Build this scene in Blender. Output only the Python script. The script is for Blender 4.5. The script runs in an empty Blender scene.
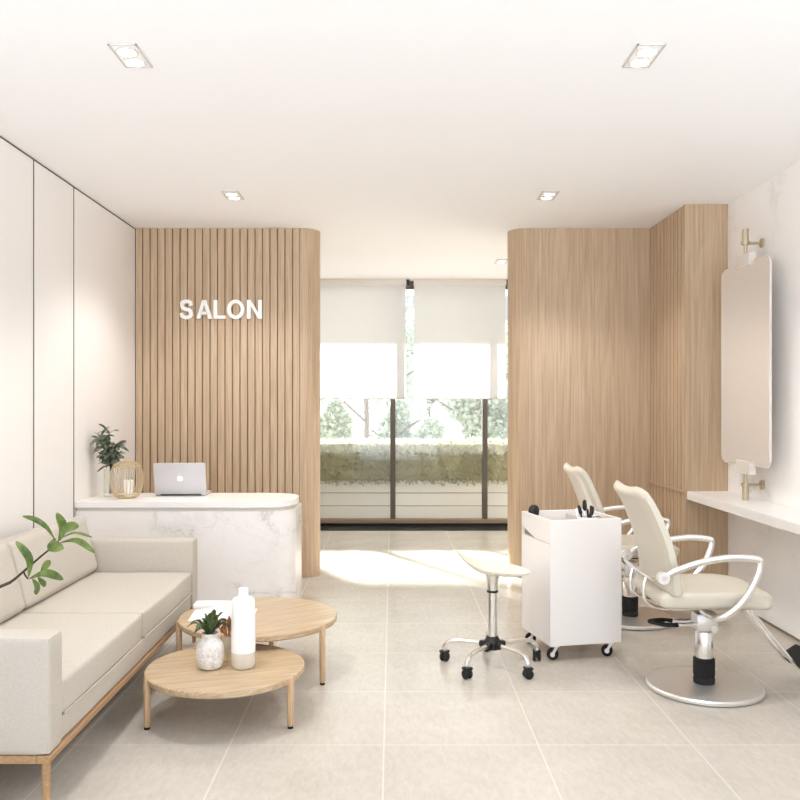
import bpy, bmesh, math, random
from mathutils import Vector, Matrix, Quaternion
PI = math.pi
SC = bpy.context.scene
COL = SC.collection
RND = random.Random(7)

# ------------------------------------------------------------------ helpers
def link(o):
    COL.objects.link(o); return o

def thing(name, label, cat, loc=(0, 0, 0), rotz=0.0, group=None):
    o = link(bpy.data.objects.new(name, None))
    o.empty_display_size = 0.1
    o.location = loc; o.rotation_euler = (0, 0, rotz)
    o['label'] = label; o['category'] = cat
    if group: o['group'] = group
    return o

def tag(o, label, cat, group=None):
    o['label'] = label; o['category'] = cat
    if group: o['group'] = group
    return o

def obj(name, bm, mats, parent=None, smooth=True, angle=35, loc=None, rot=None, label=None, kind=None):
    me = bpy.data.meshes.new(name)
    bmesh.ops.recalc_face_normals(bm, faces=bm.faces[:]) if smooth != 'keep' else None
    bm.to_mesh(me); bm.free()
    if not isinstance(mats, (list, tuple)): mats = [mats]
    for m in mats: me.materials.append(m)
    if smooth:
        for p in me.polygons: p.use_smooth = True
        me.set_sharp_from_angle(angle=math.radians(angle))
    o = link(bpy.data.objects.new(name, me))
    if parent: o.parent = parent
    if loc: o.location = loc
    if rot: o.rotation_euler = rot
    if label: o['label'] = label
    if kind: o['kind'] = kind
    return o

def struct(name, bm, mats, parent=None, **k):
    return obj(name, bm, mats, parent, kind='structure', **k)

def copy_tree(o, parent=None):
    c = o.copy(); link(c)
    if parent: c.parent = parent
    for ch in list(o.children): copy_tree(ch, c)
    return c

def B(): return bmesh.new()

def add_box(bm, lo, hi, bevel=0.0, seg=2, mat=0, M=None):
    t = bmesh.new()
    bmesh.ops.create_cube(t, size=1.0)
    c = [(a + b) / 2 for a, b in zip(lo, hi)]; s = [b - a for a, b in zip(lo, hi)]
    for v in t.verts:
        v.co = Vector((c[0] + v.co.x * s[0], c[1] + v.co.y * s[1], c[2] + v.co.z * s[2]))
    if bevel > 0:
        bmesh.ops.bevel(t, geom=t.edges[:] , offset=bevel, segments=seg, profile=0.5, affect='EDGES')
    merge(bm, t, mat, M)

def merge(bm, t, mat=0, M=None):
    if M is not None: bmesh.ops.transform(t, matrix=M, verts=t.verts[:])
    vm = {}
    for v in t.verts: vm[v] = bm.verts.new(v.co)
    for f in t.faces:
        try:
            nf = bm.faces.new([vm[v] for v in f.verts]); nf.material_index = mat if mat else f.material_index
        except ValueError: pass
    t.free()

def add_tube(bm, pts, r, seg=10, caps=True, flat=None, mat=0):
    """tube along pts; r a number or list; flat=(dir, k): squash along dir by k"""
    pts = [Vector(p) for p in pts]; n = len(pts)
    rs = r if isinstance(r, (list, tuple)) else [r] * n
    rings = []; up = None
    for i, p in enumerate(pts):
        t = (pts[min(i + 1, n - 1)] - pts[max(i - 1, 0)]).normalized()
        if up is None:
            a = Vector((0, 0, 1)) if abs(t.z) < 0.9 else Vector((1, 0, 0))
            up = (a - t * a.dot(t)).normalized()
        else:
            up = (up - t * up.dot(t))
            up = up.normalized() if up.length > 1e-6 else t.orthogonal().normalized()
        side = t.cross(up)
        ring = []
        for k in range(seg):
            a = 2 * PI * k / seg
            off = (up * math.cos(a) + side * math.sin(a)) * rs[i]
            if flat:
                dv = Vector(flat[0]).normalized(); off = off - dv * off.dot(dv) * (1 - flat[1])
            ring.append(bm.verts.new(p + off))
        rings.append(ring)
    for a, b in zip(rings, rings[1:]):
        for k in range(seg):
            f = bm.faces.new((a[k], a[(k + 1) % seg], b[(k + 1) % seg], b[k])); f.material_index = mat
    if caps:
        bm.faces.new(rings[0][::-1]).material_index = mat; bm.faces.new(rings[-1]).material_index = mat

def spline(pts, sub=6, closed=False):
    pts = [Vector(p) for p in pts]; out = []; n = len(pts)
    rng = n if closed else n - 1
    for i in range(rng):
        g = (lambda j: pts[j % n]) if closed else (lambda j: pts[min(max(j, 0), n - 1)])
        p0, p1, p2, p3 = g(i - 1), g(i), g(i + 1), g(i + 2)
        for s in range(sub):
            t = s / sub
            out.append(0.5 * (2 * p1 + (p2 - p0) * t + (2 * p0 - 5 * p1 + 4 * p2 - p3) * t * t + (3 * p1 - p0 - 3 * p2 + p3) * t ** 3))
    if not closed: out.append(pts[-1])
    return out

def add_lathe(bm, prof, c=(0, 0, 0), seg=40, mat=0, sx=1.0, sy=1.0):
    """prof: list of (r, z)"""
    rings = []
    for r, z in prof:
        if r < 1e-5: rings.append([bm.verts.new((c[0], c[1], c[2] + z))])
        else: rings.append([bm.verts.new((c[0] + sx * r * math.cos(2 * PI * k / seg), c[1] + sy * r * math.sin(2 * PI * k / seg), c[2] + z)) for k in range(seg)])
    for a, b in zip(rings, rings[1:]):
        for k in range(seg):
            k2 = (k + 1) % seg
            if len(a) == 1 and len(b) == 1: continue
            if len(a) == 1: f = bm.faces.new((a[0], b[k2], b[k]))
            elif len(b) == 1: f = bm.faces.new((a[k], a[k2], b[0]))
            else: f = bm.faces.new((a[k], a[k2], b[k2], b[k]))
            f.material_index = mat

def add_cyl(bm, p0, p1, r0, r1=None, seg=24, mat=0):
    add_tube(bm, [p0, p1], [r0, r0 if r1 is None else r1], seg=seg, mat=mat)

def add_prism(bm, poly, z0, z1, mat=0):
    lo = [bm.verts.new((x, y, z0)) for x, y in poly]; hi = [bm.verts.new((x, y, z1)) for x, y in poly]
    n = len(poly)
    for i in range(n):
        bm.faces.new((lo[i], lo[(i + 1) % n], hi[(i + 1) % n], hi[i])).material_index = mat
    bm.faces.new(lo[::-1]).material_index = mat; bm.faces.new(hi).material_index = mat

def add_leaf(bm, pts, width, nrm=(0, -1, 0), cup=0.25, seg=8, mat=0, peak=0.5, rip=0.0):
    """bent leaf blade along pts (3+ points)"""
    c = spline(pts, sub=max(2, seg // (len(pts) - 1))); n = len(c); rows = []
    for i, p in enumerate(c):
        t = i / (n - 1)
        w = width * 0.5 * (math.sin(PI * t ** (math.log(0.5) / math.log(peak))) ** 0.8 if 0 < t < 1 else 0.0) + 0.0004
        tan = (c[min(i + 1, n - 1)] - c[max(i - 1, 0)]).normalized()
        N = Vector(nrm); N = (N - tan * N.dot(tan))
        N = N.normalized() if N.length > 1e-5 else tan.orthogonal().normalized()
        S = tan.cross(N); row = []
        for k in (-1, -0.5, 0, 0.5, 1):
            row.append(bm.verts.new(p + S * (w * k) + N * (cup * w * (k * k) + rip * w * math.sin(9 * t * k + 3 * t))))
        rows.append(row)
    for a, b in zip(rows, rows[1:]):
        for k in range(4):
            bm.faces.new((a[k], a[k + 1], b[k + 1], b[k])).material_index = mat

def cushion(lo, hi, r, puff=(0, 0, 0.02), n=10, seg=4):
    """box with rounded edges, its faces slightly puffed"""
    bm = bmesh.new()
    bmesh.ops.create_cube(bm, size=2.0)
    bmesh.ops.subdivide_edges(bm, edges=bm.edges[:], cuts=n, use_grid_fill=True)
    c = Vector([(a + b) / 2 for a, b in zip(lo, hi)]); h = Vector([(b - a) / 2 for a, b in zip(lo, hi)])
    for v in bm.verts:
        q = Vector((v.co.x, v.co.y, v.co.z))
        # denser sampling toward the edges
        q = Vector([math.copysign(abs(a) ** 0.55, a) if abs(a) < 1 else a for a in q])
        p = Vector((q.x * h.x, q.y * h.y, q.z * h.z))
        inner = Vector([max(-(h[i] - r), min(h[i] - r, p[i])) for i in range(3)])
        d = p - inner
        if d.length > 1e-9:
            m = max(abs(d.x), abs(d.y), abs(d.z))
            p = inner + d.normalized() * m if m > 0 else p
        for i in range(3):
            o = [j for j in range(3) if j != i]
            if abs(q[i]) > 0.999:
                p[i] += math.copysign(puff[i] * (1 - q[o[0]] ** 2) * (1 - q[o[1]] ** 2), q[i])
        v.co = c + p
    return bm

# ------------------------------------------------------------------ materials
def srgb(r, g, b):
    f = lambda c: (c / 255 / 12.92) if c / 255 <= 0.04045 else ((c / 255 + 0.055) / 1.055) ** 2.4
    return (f(r), f(g), f(b), 1.0)

class NT:
    def __init__(s, name):
        s.m = bpy.data.materials.new(name); s.m.use_nodes = True
        s.t = s.m.node_tree; s.n = s.t.nodes; s.l = s.t.links
        s.p = s.n.get('Principled BSDF'); s.out = s.n.get('Material Output')
    def node(s, typ, ins=None, **k):
        nd = s.n.new(typ)
        for a, b in k.items(): setattr(nd, a, b)
        for a, b in (ins or {}).items():
            if hasattr(b, 'is_output') or isinstance(b, bpy.types.NodeSocket): s.l.new(b, nd.inputs[a])
            else: nd.inputs[a].default_value = b
        return nd
    def math(s, op, a, b=0.0, c=0.0):
        nd = s.n.new('ShaderNodeMath'); nd.operation = op
        for i, v in enumerate((a, b, c)):
            if isinstance(v, bpy.types.NodeSocket): s.l.new(v, nd.inputs[i])
            else: nd.inputs[i].default_value = v
        return nd.outputs[0]
    def coords(s, scale=(1, 1, 1), rot=(0, 0, 0), loc=(0, 0, 0)):
        tc = s.node('ShaderNodeTexCoord')
        mp = s.node('ShaderNodeMapping', {'Vector': tc.outputs['Object'], 'Scale': scale, 'Rotation': rot, 'Location': loc})
        return mp.outputs[0]
    def noise(s, vec, scale=5, detail=4, rough=0.55, dist=0.0):
        return s.node('ShaderNodeTexNoise', {'Vector': vec, 'Scale': scale, 'Detail': detail, 'Roughness': rough, 'Distortion': dist}).outputs['Fac']
    def ramp(s, fac, stops):
        nd = s.n.new('ShaderNodeValToRGB'); cr = nd.color_ramp
        while len(cr.elements) < len(stops): cr.elements.new(0.5)
        for e, (p, c) in zip(cr.elements, stops): e.position = p; e.color = c
        s.l.new(fac, nd.inputs[0]); return nd.outputs[0]
    def mix(s, fac, a, b, typ='MIX'):
        nd = s.n.new('ShaderNodeMix'); nd.data_type = 'RGBA'; nd.blend_type = typ
        for key, v in ((0, fac), (6, a), (7, b)):
            if isinstance(v, bpy.types.NodeSocket): s.l.new(v, nd.inputs[key])
            else: nd.inputs[key].default_value = v
        return nd.outputs[2]
    def set(s, **k):
        for a, b in k.items():
            a = a.replace('_', ' ')
            if isinstance(b, bpy.types.NodeSocket): s.l.new(b, s.p.inputs[a])
            else: s.p.inputs[a].default_value = b
        return s
    def bump(s, h, strength=0.2, dist=0.01):
        nd = s.node('ShaderNodeBump', {'Height': h, 'Strength': strength, 'Distance': dist})
        s.l.new(nd.outputs[0], s.p.inputs['Normal'])

def plain(name, col, rough=0.5, metal=0.0, spec=0.5, var=0.03):
    t = NT(name)
    n = t.noise(t.coords((1, 1, 1)), 6, 3)
    dark = tuple(c * (1 - var) for c in col[:3]) + (1,)
    t.set(Base_Color=t.mix(n, dark, col), Roughness=rough, Metallic=metal)
    t.p.inputs['Specular IOR Level'].default_value = spec
    return t.m

def wood(name, base, dark, light, axis='z', rough=0.5, scale=1.0, bands=None, contrast=1.0):
    t = NT(name)
    st = {'z': (14, 14, 0.3), 'x': (0.3, 14, 14), 'y': (14, 0.3, 14)}[axis]
    st = tuple(a * scale for a in st)
    v = t.coords(st)
    fine = t.noise(v, 6.0, 6, 0.7)
    st2 = {'z': (3.0, 3.0, 0.22), 'x': (0.22, 3.0, 3.0), 'y': (3.0, 0.22, 3.0)}[axis]
    v2 = t.coords(tuple(a * scale for a in st2), loc=(3, 5, 1))
    broad = t.noise(v2, 2.2, 3, 0.5, 0.8)
    rings = t.math('FRACT', t.math('MULTIPLY', broad, 9.0))
    rings = t.math('ABSOLUTE', t.math('SUBTRACT', rings, 0.5))
    c1 = t.ramp(fine, [(0.30, dark), (0.52, base), (0.75, light)])
    c2 = t.mix(t.math('MULTIPLY', rings, 0.55 * contrast), c1, dark)
    if bands:
        tc = t.node('ShaderNodeTexCoord'); sep = t.node('ShaderNodeSeparateXYZ', {0: tc.outputs['Object']})
        b = t.math('FLOOR', t.math('DIVIDE', sep.outputs[0], bands))
        wn = t.node('ShaderNodeTexWhiteNoise', {'W': b}, noise_dimensions='1D').outputs['Value']
        c2 = t.mix(t.math('MULTIPLY', wn, 0.22), c2, dark)
    t.set(Base_Color=c2, Roughness=rough)
    t.bump(fine, 0.06, 0.002)
    return t.m

W_BASE = srgb(197, 172, 143); W_DARK = srgb(168, 141, 112); W_LIGHT = srgb(210, 189, 163)
M = {}
M['wood_slat'] = wood('oak_slat', W_BASE, W_DARK, W_LIGHT, 'z', 0.55)
M['wood_panel'] = wood('oak_veneer', W_BASE, W_DARK, W_LIGHT, 'z', 0.5, 0.8, bands=0.29, contrast=1.2)
M['wood_groove'] = wood('oak_groove', srgb(158, 134, 108), srgb(140, 117, 93), srgb(168, 145, 119), 'z', 0.8)
M['wood_table'] = wood('ash_tabletop', srgb(200, 176, 144), srgb(164, 136, 102), srgb(218, 198, 170), 'x', 0.32, 1.2, contrast=1.6)
M['wood_leg'] = wood('ash_leg', srgb(206, 172, 135), srgb(172, 138, 102), srgb(222, 194, 160), 'z', 0.45, 2.0)
M['wood_sofa'] = wood('walnut_rail', srgb(182, 146, 108), srgb(150, 112, 78), srgb(202, 168, 132), 'y', 0.5, 1.5)
M['paint_white'] = plain('ceiling_paint', srgb(248, 247, 247), 0.9, var=0.01)
M['wall_panel'] = plain('white_lacquer_panel', srgb(243, 239, 236), 0.5, var=0.01)
M['joint'] = plain('dark_joint', srgb(96, 88, 82), 0.8)
M['plinth'] = plain('brown_plinth', srgb(150, 134, 118), 0.7)
M['white_gloss'] = plain('white_gloss', srgb(244, 241, 238), 0.3, var=0.01)
M['cart_white'] = plain('white_lacquer', srgb(240, 235, 232), 0.35, var=0.01)
M['cart_inner'] = plain('tray_grey', srgb(214, 208, 202), 0.5)
M['black'] = plain('black_plastic', srgb(22, 21, 21), 0.45, var=0.1)
M['black_rubber'] = plain('black_rubber', srgb(17, 16, 16), 0.75, var=0.1)
M['chrome'] = plain('chrome', srgb(236, 234, 231), 0.2, 1.0, var=0.01)
M['satin'] = plain('satin_aluminium', srgb(232, 229, 225), 0.38, 0.75, var=0.02)
M['lamp_frame'] = plain('grey_lamp_frame', srgb(208, 204, 199), 0.5)
M['brass'] = plain('pale_brass', srgb(196, 182, 155), 0.4, 0.6, var=0.05)
M['bracket'] = plain('bracket_white', srgb(222, 216, 208), 0.4)
M['frame_dark'] = plain('window_frame', srgb(92, 83, 76), 0.55)
M['frame_brown'] = plain('sill_brown', srgb(150, 132, 112), 0.6)
M['vinyl'] = plain('cream_vinyl', srgb(208, 200, 184), 0.42, var=0.02)
M['stool_cream'] = plain('cream_seat_shell', srgb(240, 233, 218), 0.35, var=0.02)
M['laptop'] = plain('silver_laptop', srgb(206, 204, 206), 0.4, 0.35, var=0.01)
M['emblem'] = plain('white_emblem', srgb(252, 252, 252), 0.3, var=0.0)
M['keys'] = plain('dark_keys', srgb(45, 45, 47), 0.6)
M['sign_white'] = plain('sign_white', srgb(250, 248, 245), 0.4, var=0.0)
M['rattan'] = plain('rattan', srgb(206, 184, 148), 0.6, var=0.15)
M['candle'] = plain('candle_wax', srgb(248, 244, 236), 0.5, var=0.01)
M['bottle_white'] = plain('white_ceramic', srgb(252, 251, 250), 0.35, var=0.0)
M['bottle_base'] = plain('stone_base', srgb(222, 214, 202), 0.6, var=0.05)
M['paper'] = plain('paper', srgb(248, 246, 243), 0.6, var=0.01)
M['soil'] = plain('soil', srgb(50, 42, 34), 0.9, var=0.3)
M['stem'] = plain('dark_stem', srgb(62, 48, 36), 0.7, var=0.2)
M['sill_shade'] = plain('painted_sill_shade', srgb(20, 19, 18), 0.6)
M['deck'] = plain('pale_deck', srgb(225, 220, 212), 0.8)
M['bark'] = plain('bark', srgb(120, 105, 90), 0.9, var=0.2)
M['dry'] = plain('dried_stalk', srgb(165, 112, 74), 0.7, var=0.3)

def leaf_mat(name, c1, c2, trans=0.25, rough=0.45):
    t = NT(name)
    n = t.noise(t.coords((1, 1, 1)), 25, 3)
    col = t.ramp(n, [(0.35, c1), (0.65, c2)])
    t.set(Base_Color=col, Roughness=rough)
    tr = t.node('ShaderNodeBsdfTranslucent', {'Color': col})
    mx = t.node('ShaderNodeMixShader', {0: trans, 1: t.p.outputs[0], 2: tr.outputs[0]})
    t.l.new(mx.outputs[0], t.out.inputs[0])
    return t.m
M['leaf_branch'] = leaf_mat('branch_leaf', srgb(68, 90, 32), srgb(122, 140, 70))
M['leaf_dark'] = leaf_mat('dark_leaf', srgb(38, 54, 28), srgb(150, 158, 134), 0.15)
M['leaf_pot'] = leaf_mat('pot_leaf', srgb(44, 62, 32), srgb(96, 112, 70), 0.15)
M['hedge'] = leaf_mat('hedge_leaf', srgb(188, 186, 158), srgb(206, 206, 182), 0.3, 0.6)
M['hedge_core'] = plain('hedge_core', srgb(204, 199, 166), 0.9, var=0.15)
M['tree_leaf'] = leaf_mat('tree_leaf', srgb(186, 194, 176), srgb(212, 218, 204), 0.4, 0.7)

def floor_mat():
    t = NT('travertine_tile'); T = 0.635
    tc = t.node('ShaderNodeTexCoord'); sep = t.node('ShaderNodeSeparateXYZ', {0: tc.outputs['Object']})
    fx = t.math('DIVIDE', t.math('ADD', sep.outputs[0], 0.033 + 20 * T), T)
    fy = t.math('DIVIDE', t.math('ADD', sep.outputs[1], -3.418 + 20 * T), T)
    def edge(f):
        a = t.math('ABSOLUTE', t.math('SUBTRACT', t.math('FRACT', f), 0.5))
        return t.math('GREATER_THAN', a, 0.5 - 0.0030 / T)
    grout = t.math('MAXIMUM', edge(fx), edge(fy))
    comb = t.node('ShaderNodeCombineXYZ', {0: t.math('FLOOR', fx), 1: t.math('FLOOR', fy)})
    wn = t.node('ShaderNodeTexWhiteNoise', {'Vector': comb.outputs[0]}, noise_dimensions='2D').outputs['Value']
    streak = t.noise(t.coords((9, 3, 1), rot=(0, 0, 0.35), loc=(0, 0, 0.37)), 5, 6, 0.7)
    cloud = t.noise(t.coords((1, 1, 1), loc=(0.2, 0.3, 0.41)), 2.2, 4, 0.6)
    mr = t.node('ShaderNodeMapRange', {'Value': t.math('ADD', t.math('MULTIPLY', streak, 0.55), t.math('MULTIPLY', cloud, 0.45)), 'From Min': 0.3, 'From Max': 0.7})
    col = t.mix(mr.outputs[0], srgb(184, 176, 164), srgb(209, 202, 192))
    col = t.mix(t.math('MULTIPLY', wn, 0.10), col, srgb(186, 178, 167))
    col = t.mix(grout, col, srgb(214, 208, 199))
    rg = t.math('ADD', 0.16, t.math('MULTIPLY', cloud, 0.07))
    t.set(Base_Color=col, Roughness=t.math('ADD', rg, t.math('MULTIPLY', grout, 0.03)))
    t.p.inputs['Specular IOR Level'].default_value = 0.14
    return t.m
M['floor'] = floor_mat()

def marble(name, base, vein, rough, scale=1.0, seed=0.0, amount=1.0, width=0.016):
    t = NT(name)
    v = t.coords((scale,) * 3, rot=(0.3, 0.5, 0.4), loc=(seed, seed * 0.7, seed * 1.3))
    w = t.noise(v, 1.1, 8, 0.62, 0.55)
    line = t.math('ABSOLUTE', t.math('SUBTRACT', w, 0.5))
    vn = t.ramp(line, [(0.0, (1, 1, 1, 1)), (width, (0.25, 0.25, 0.25, 1)), (width * 4.5, (0, 0, 0, 1))])
    mask = t.ramp(t.noise(v, 0.9, 2, 0.5), [(0.52, (0, 0, 0, 1)), (0.70, (1, 1, 1, 1))])
    w2 = t.noise(v, 2.7, 6, 0.6, 0.9)
    l2 = t.ramp(t.math('ABSOLUTE', t.math('SUBTRACT', w2, 0.5)), [(0.0, (0.3, 0.3, 0.3, 1)), (0.012, (0, 0, 0, 1))])
    fac = t.math('MULTIPLY', t.math('ADD', t.math('MULTIPLY', vn, mask), t.math('MULTIPLY', l2, mask)), amount)
    fac = t.math('MINIMUM', fac, 1.0)
    cloud = t.noise(v, 1.6, 3)
    b2 = tuple(c * 0.95 for c in base[:3]) + (1,)
    col = t.mix(fac, t.mix(cloud, b2, base), vein)
    t.set(Base_Color=col, Roughness=rough)
    return t.m
M['marble_wall'] = marble('marble_slab', srgb(250, 248, 246), srgb(188, 181, 173), 0.28, 0.9, 4.2, 0.6)
M['marble_desk'] = marble('marble_desk', srgb(243, 239, 236), srgb(176, 169, 162), 0.25, 1.1, 2.6, 0.75)

def fabric(name, col, dark):
    t = NT(name)
    v = t.coords((1, 1, 1))
    n = t.noise(v, 420, 2, 0.6); n2 = t.noise(v, 180, 2, 0.6)
    f = t.math('ADD', t.math('MULTIPLY', n, 0.6), t.math('MULTIPLY', n2, 0.4))
    t.set(Base_Color=t.ramp(f, [(0.35, dark), (0.62, col)]), Roughness=0.95)
    t.p.inputs['Specular IOR Level'].default_value = 0.15
    t.bump(n, 0.25, 0.002)
    return t.m
M['sofa'] = fabric('linen_weave', srgb(203, 196, 185), srgb(186, 178, 166))

def pot_mat():
    t = NT('whitewashed_pot')
    n = t.noise(t.coords((1, 1, 1)), 60, 5, 0.7)
    t.set(Base_Color=t.ramp(n, [(0.36, srgb(204, 198, 192)), (0.6, srgb(238, 234, 230))]), Roughness=0.8)
    t.bump(n, 0.5, 0.004)
    return t.m
M['pot'] = pot_mat()

def blind_mat():
    t = NT('blind_fabric')
    n = t.noise(t.coords((300, 300, 300)), 1, 2)
    col = t.ramp(n, [(0.3, srgb(214, 210, 208)), (0.7, srgb(224, 221, 219))])
    t.set(Base_Color=col, Roughness=0.9)
    tr = t.node('ShaderNodeBsdfTranslucent', {'Color': col})
    mx = t.node('ShaderNodeMixShader', {0: 0.5, 1: t.p.outputs[0], 2: tr.outputs[0]})
    t.l.new(mx.outputs[0], t.out.inputs[0])
    return t.m
M['blind'] = blind_mat()

def glass_mat():
    t = NT('haze_veil_glass')
    tr = t.node('ShaderNodeBsdfTransparent', {'Color': (0.97, 0.98, 0.97, 1)})
    gl = t.node('ShaderNodeBsdfGlossy', {'Color': (1, 1, 1, 1), 'Roughness': 0.02})
    df = t.node('ShaderNodeBsdfTranslucent', {'Color': (0.95, 0.95, 0.93, 1)})
    n = t.noise(t.coords((1, 1, 1)), 1.5, 2)
    a = t.node('ShaderNodeMixShader', {0: t.math('ADD', 0.012, t.math('MULTIPLY', n, 0.01)), 1: tr.outputs[0], 2: df.outputs[0]})  # faint translucent veil puts the outdoor haze into the pane
    b = t.node('ShaderNodeMixShader', {0: 0.018, 1: a.outputs[0], 2: gl.outputs[0]})
    t.l.new(b.outputs[0], t.out.inputs[0])
    return t.m
M['glass'] = glass_mat()

def clear_glass(name, col=(0.97, 0.98, 0.96, 1), mixf=0.12):
    t = NT(name)
    tr = t.node('ShaderNodeBsdfTransparent', {'Color': col})
    t.set(Base_Color=(0.93, 0.93, 0.92, 1), Roughness=0.08)
    n = t.noise(t.coords((1, 1, 1)), 8, 2)
    mx = t.node('ShaderNodeMixShader', {0: t.math('ADD', mixf, t.math('MULTIPLY', n, 0.06)), 1: tr.outputs[0], 2: t.p.outputs[0]})
    t.l.new(mx.outputs[0], t.out.inputs[0])
    return t.m
M['vase_glass'] = clear_glass('vase_glass', mixf=0.16)
M['amber_glass'] = clear_glass('amber_glass', (0.96, 0.93, 0.78, 1), 0.25)

def mirror_mat():
    t = NT('mirror_silver')
    n = t.noise(t.coords((1, 1, 1)), 3, 2)
    t.set(Base_Color=t.mix(n, (0.93, 0.92, 0.91, 1), (0.96, 0.95, 0.94, 1)), Metallic=1.0, Roughness=0.04)
    df = t.node('ShaderNodeBsdfDiffuse', {'Color': (0.97, 0.955, 0.95, 1)})
    mx = t.node('ShaderNodeMixShader', {0: 0.36, 1: t.p.outputs[0], 2: df.outputs[0]})  # white diffuse share lays a painted pale haze over the reflection
    t.l.new(mx.outputs[0], t.out.inputs[0])
    return t.m
M['mirror'] = mirror_mat()

def lamp_mat():
    t = NT('lamp_disc')
    n = t.noise(t.coords((1, 1, 1)), 4, 1)
    em = t.node('ShaderNodeEmission', {'Color': (1.0, 0.95, 0.88, 1), 'Strength': t.math('ADD', 6.0, n)})
    t.l.new(em.outputs[0], t.out.inputs[0])
    return t.m
M['lamp'] = lamp_mat()

# ------------------------------------------------------------------ layout (metres; x right, y away, z up)
F = 830.0; H0 = 1.4; CX, CY = 392.0, 405.0
XL, XR, ZC = -2.079, 2.395, 2.832
YB = 6.717          # face of the two oak partitions
YP = 5.915          # front of the oak pillar
YW = 9.585          # glazing
Y0 = -2.0           # shop-front side, behind the viewer

# ------------------------------------------------------------------ room shell
bm = B(); add_box(bm, (XL - 0.2, Y0, -0.12), (XR + 0.2, YW + 0.1, 0.0)); struct('floor', bm, M['floor'], smooth=False)
bm = B(); add_box(bm, (XL - 0.2, Y0, ZC), (XR + 0.2, YW + 0.1, ZC + 0.18)); struct('ceiling', bm, M['paint_white'], smooth=False)
# left wall: lacquered panels with dark joints between them
bm = B()
add_box(bm, (XL - 0.2, Y0, 0.0), (XL - 0.003, YW + 0.1, ZC), mat=1)
js = [Y0, 0.8, 2.01, 3.61, 4.819, 5.427, YB + 0.012]
for a, b in zip(js, js[1:]):
    add_box(bm, (XL - 0.012, a + 0.011, 0.012), (XL, b - 0.011, ZC - 0.012), 0.001, 1)
add_box(bm, (XL - 0.012, YB + 0.3, 0.0), (XL, YW + 0.1, ZC))
struct('wall_left', bm, [M['wall_panel'], M['joint']], smooth=False)
bm = B(); add_box(bm, (XR, Y0, 0.022), (XR + 0.2, YW + 0.1, ZC)); struct('wall_right', bm, M['marble_wall'], smooth=False)
bm = B(); add_box(bm, (XR + 0.012, Y0, 0.0), (XR + 0.2, YW + 0.1, 0.022)); struct('baseboard_right', bm, M['plinth'], smooth=False)

# left oak partition with vertical battens and a half-round end
NX, R = -0.594, 0.15
bm = B()
x1 = NX - R
add_box(bm, (XL, YB + 0.020, 0), (x1, YB + 2 * R, ZC), mat=1)
ns = 22; p = (x1 - XL) / ns
for k in range(ns):
    add_box(bm, (XL + k * p + 0.0045, YB, 0), (XL + (k + 1) * p - 0.0045, YB + 0.022, ZC), 0.0015, 1)
def nose(cx, cy, r, sgn, n=28):
    return [(cx + sgn * r * math.cos(-PI / 2 + PI * k / n), cy + r * math.sin(-PI / 2 + PI * k / n)) for k in range(n + 1)]
add_prism(bm, nose(x1, YB + R, R, 1), 0, ZC)
struct('wall_back_left', bm, [M['wood_slat'], M['wood_groove']], angle=25)
# right oak partition, plain veneer, half-round end
bm = B()
xr = 0.957 + R
add_prism(bm, nose(xr, YB + R, R, -1) + [(XR, YB + 2 * R), (XR, YB)], 0, ZC)
struct('wall_back_right', bm, M['wood_panel'], angle=25)
# oak pillar against the right wall, ribbed on its side
bm = B(); PX = 2.088
add_box(bm, (PX + 0.006, YP + 0.01, 0), (XR, YB, ZC), mat=1)
add_box(bm, (PX, YP, 0), (XR, YP + 0.012, ZC))
n = 10; p = (YB - YP - 0.012) / n
for k in range(n):
    add_box(bm, (PX, YP + 0.012 + k * p + 0.012, 0), (PX + 0.014, YP + 0.012 + (k + 1) * p - 0.012, ZC), 0.004, 1)
struct('wall_pillar', bm, [M['wood_panel'], M['wood_groove']], smooth=False)
bm = B(); add_box(bm, (PX - 0.012, YP, 0.772), (PX, YB, 0.792), 0.002, 1); struct('trim_1', bm, M['wood_slat'], smooth=False)

# ------------------------------------------------------------------ glazing, blinds, garden
MX = [-2.10, -1.05, 0.010, 1.074, 2.12]
for i, (a, b) in enumerate(zip(MX, MX[1:])):
    bm = B(); h = 0.03
    add_box(bm, (a - h, YW, 0.08), (a + h, YW + 0.07, ZC), 0.003, 1)
    add_box(bm, (b - 0.001 if i < 3 else b - h, YW + 0.002, 0.08), (b + h if i == 3 else b, YW + 0.068, ZC))
    add_box(bm, (a + h, YW + 0.005, ZC - 0.09), (b - h, YW + 0.065, ZC))
    add_box(bm, (a, YW - 0.02, 0.035), (b, YW + 0.09, 0.082), 0.004, 1, mat=1)
    w = struct('window_%d' % (i + 1), bm, [M['frame_dark'], M['frame_brown']], smooth=False)
    bm = B(); add_box(bm, (a + h - 0.004, YW + 0.030, 0.078), (b - h + 0.004, YW + 0.038, ZC - 0.085)); obj('pane', bm, M['glass'], w, smooth=False)
bm = B(); add_box(bm, (XL, YW - 0.34, 0.0), (XR, YW + 0.05, 0.006)); add_box(bm, (XL, YW + 0.0, 0.0), (XR, YW + 0.06, 0.035))  # black strip painted in for the shadow at the foot of the glazing
struct('sill_shade_strip', bm, M['sill_shade'], smooth=False)

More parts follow.
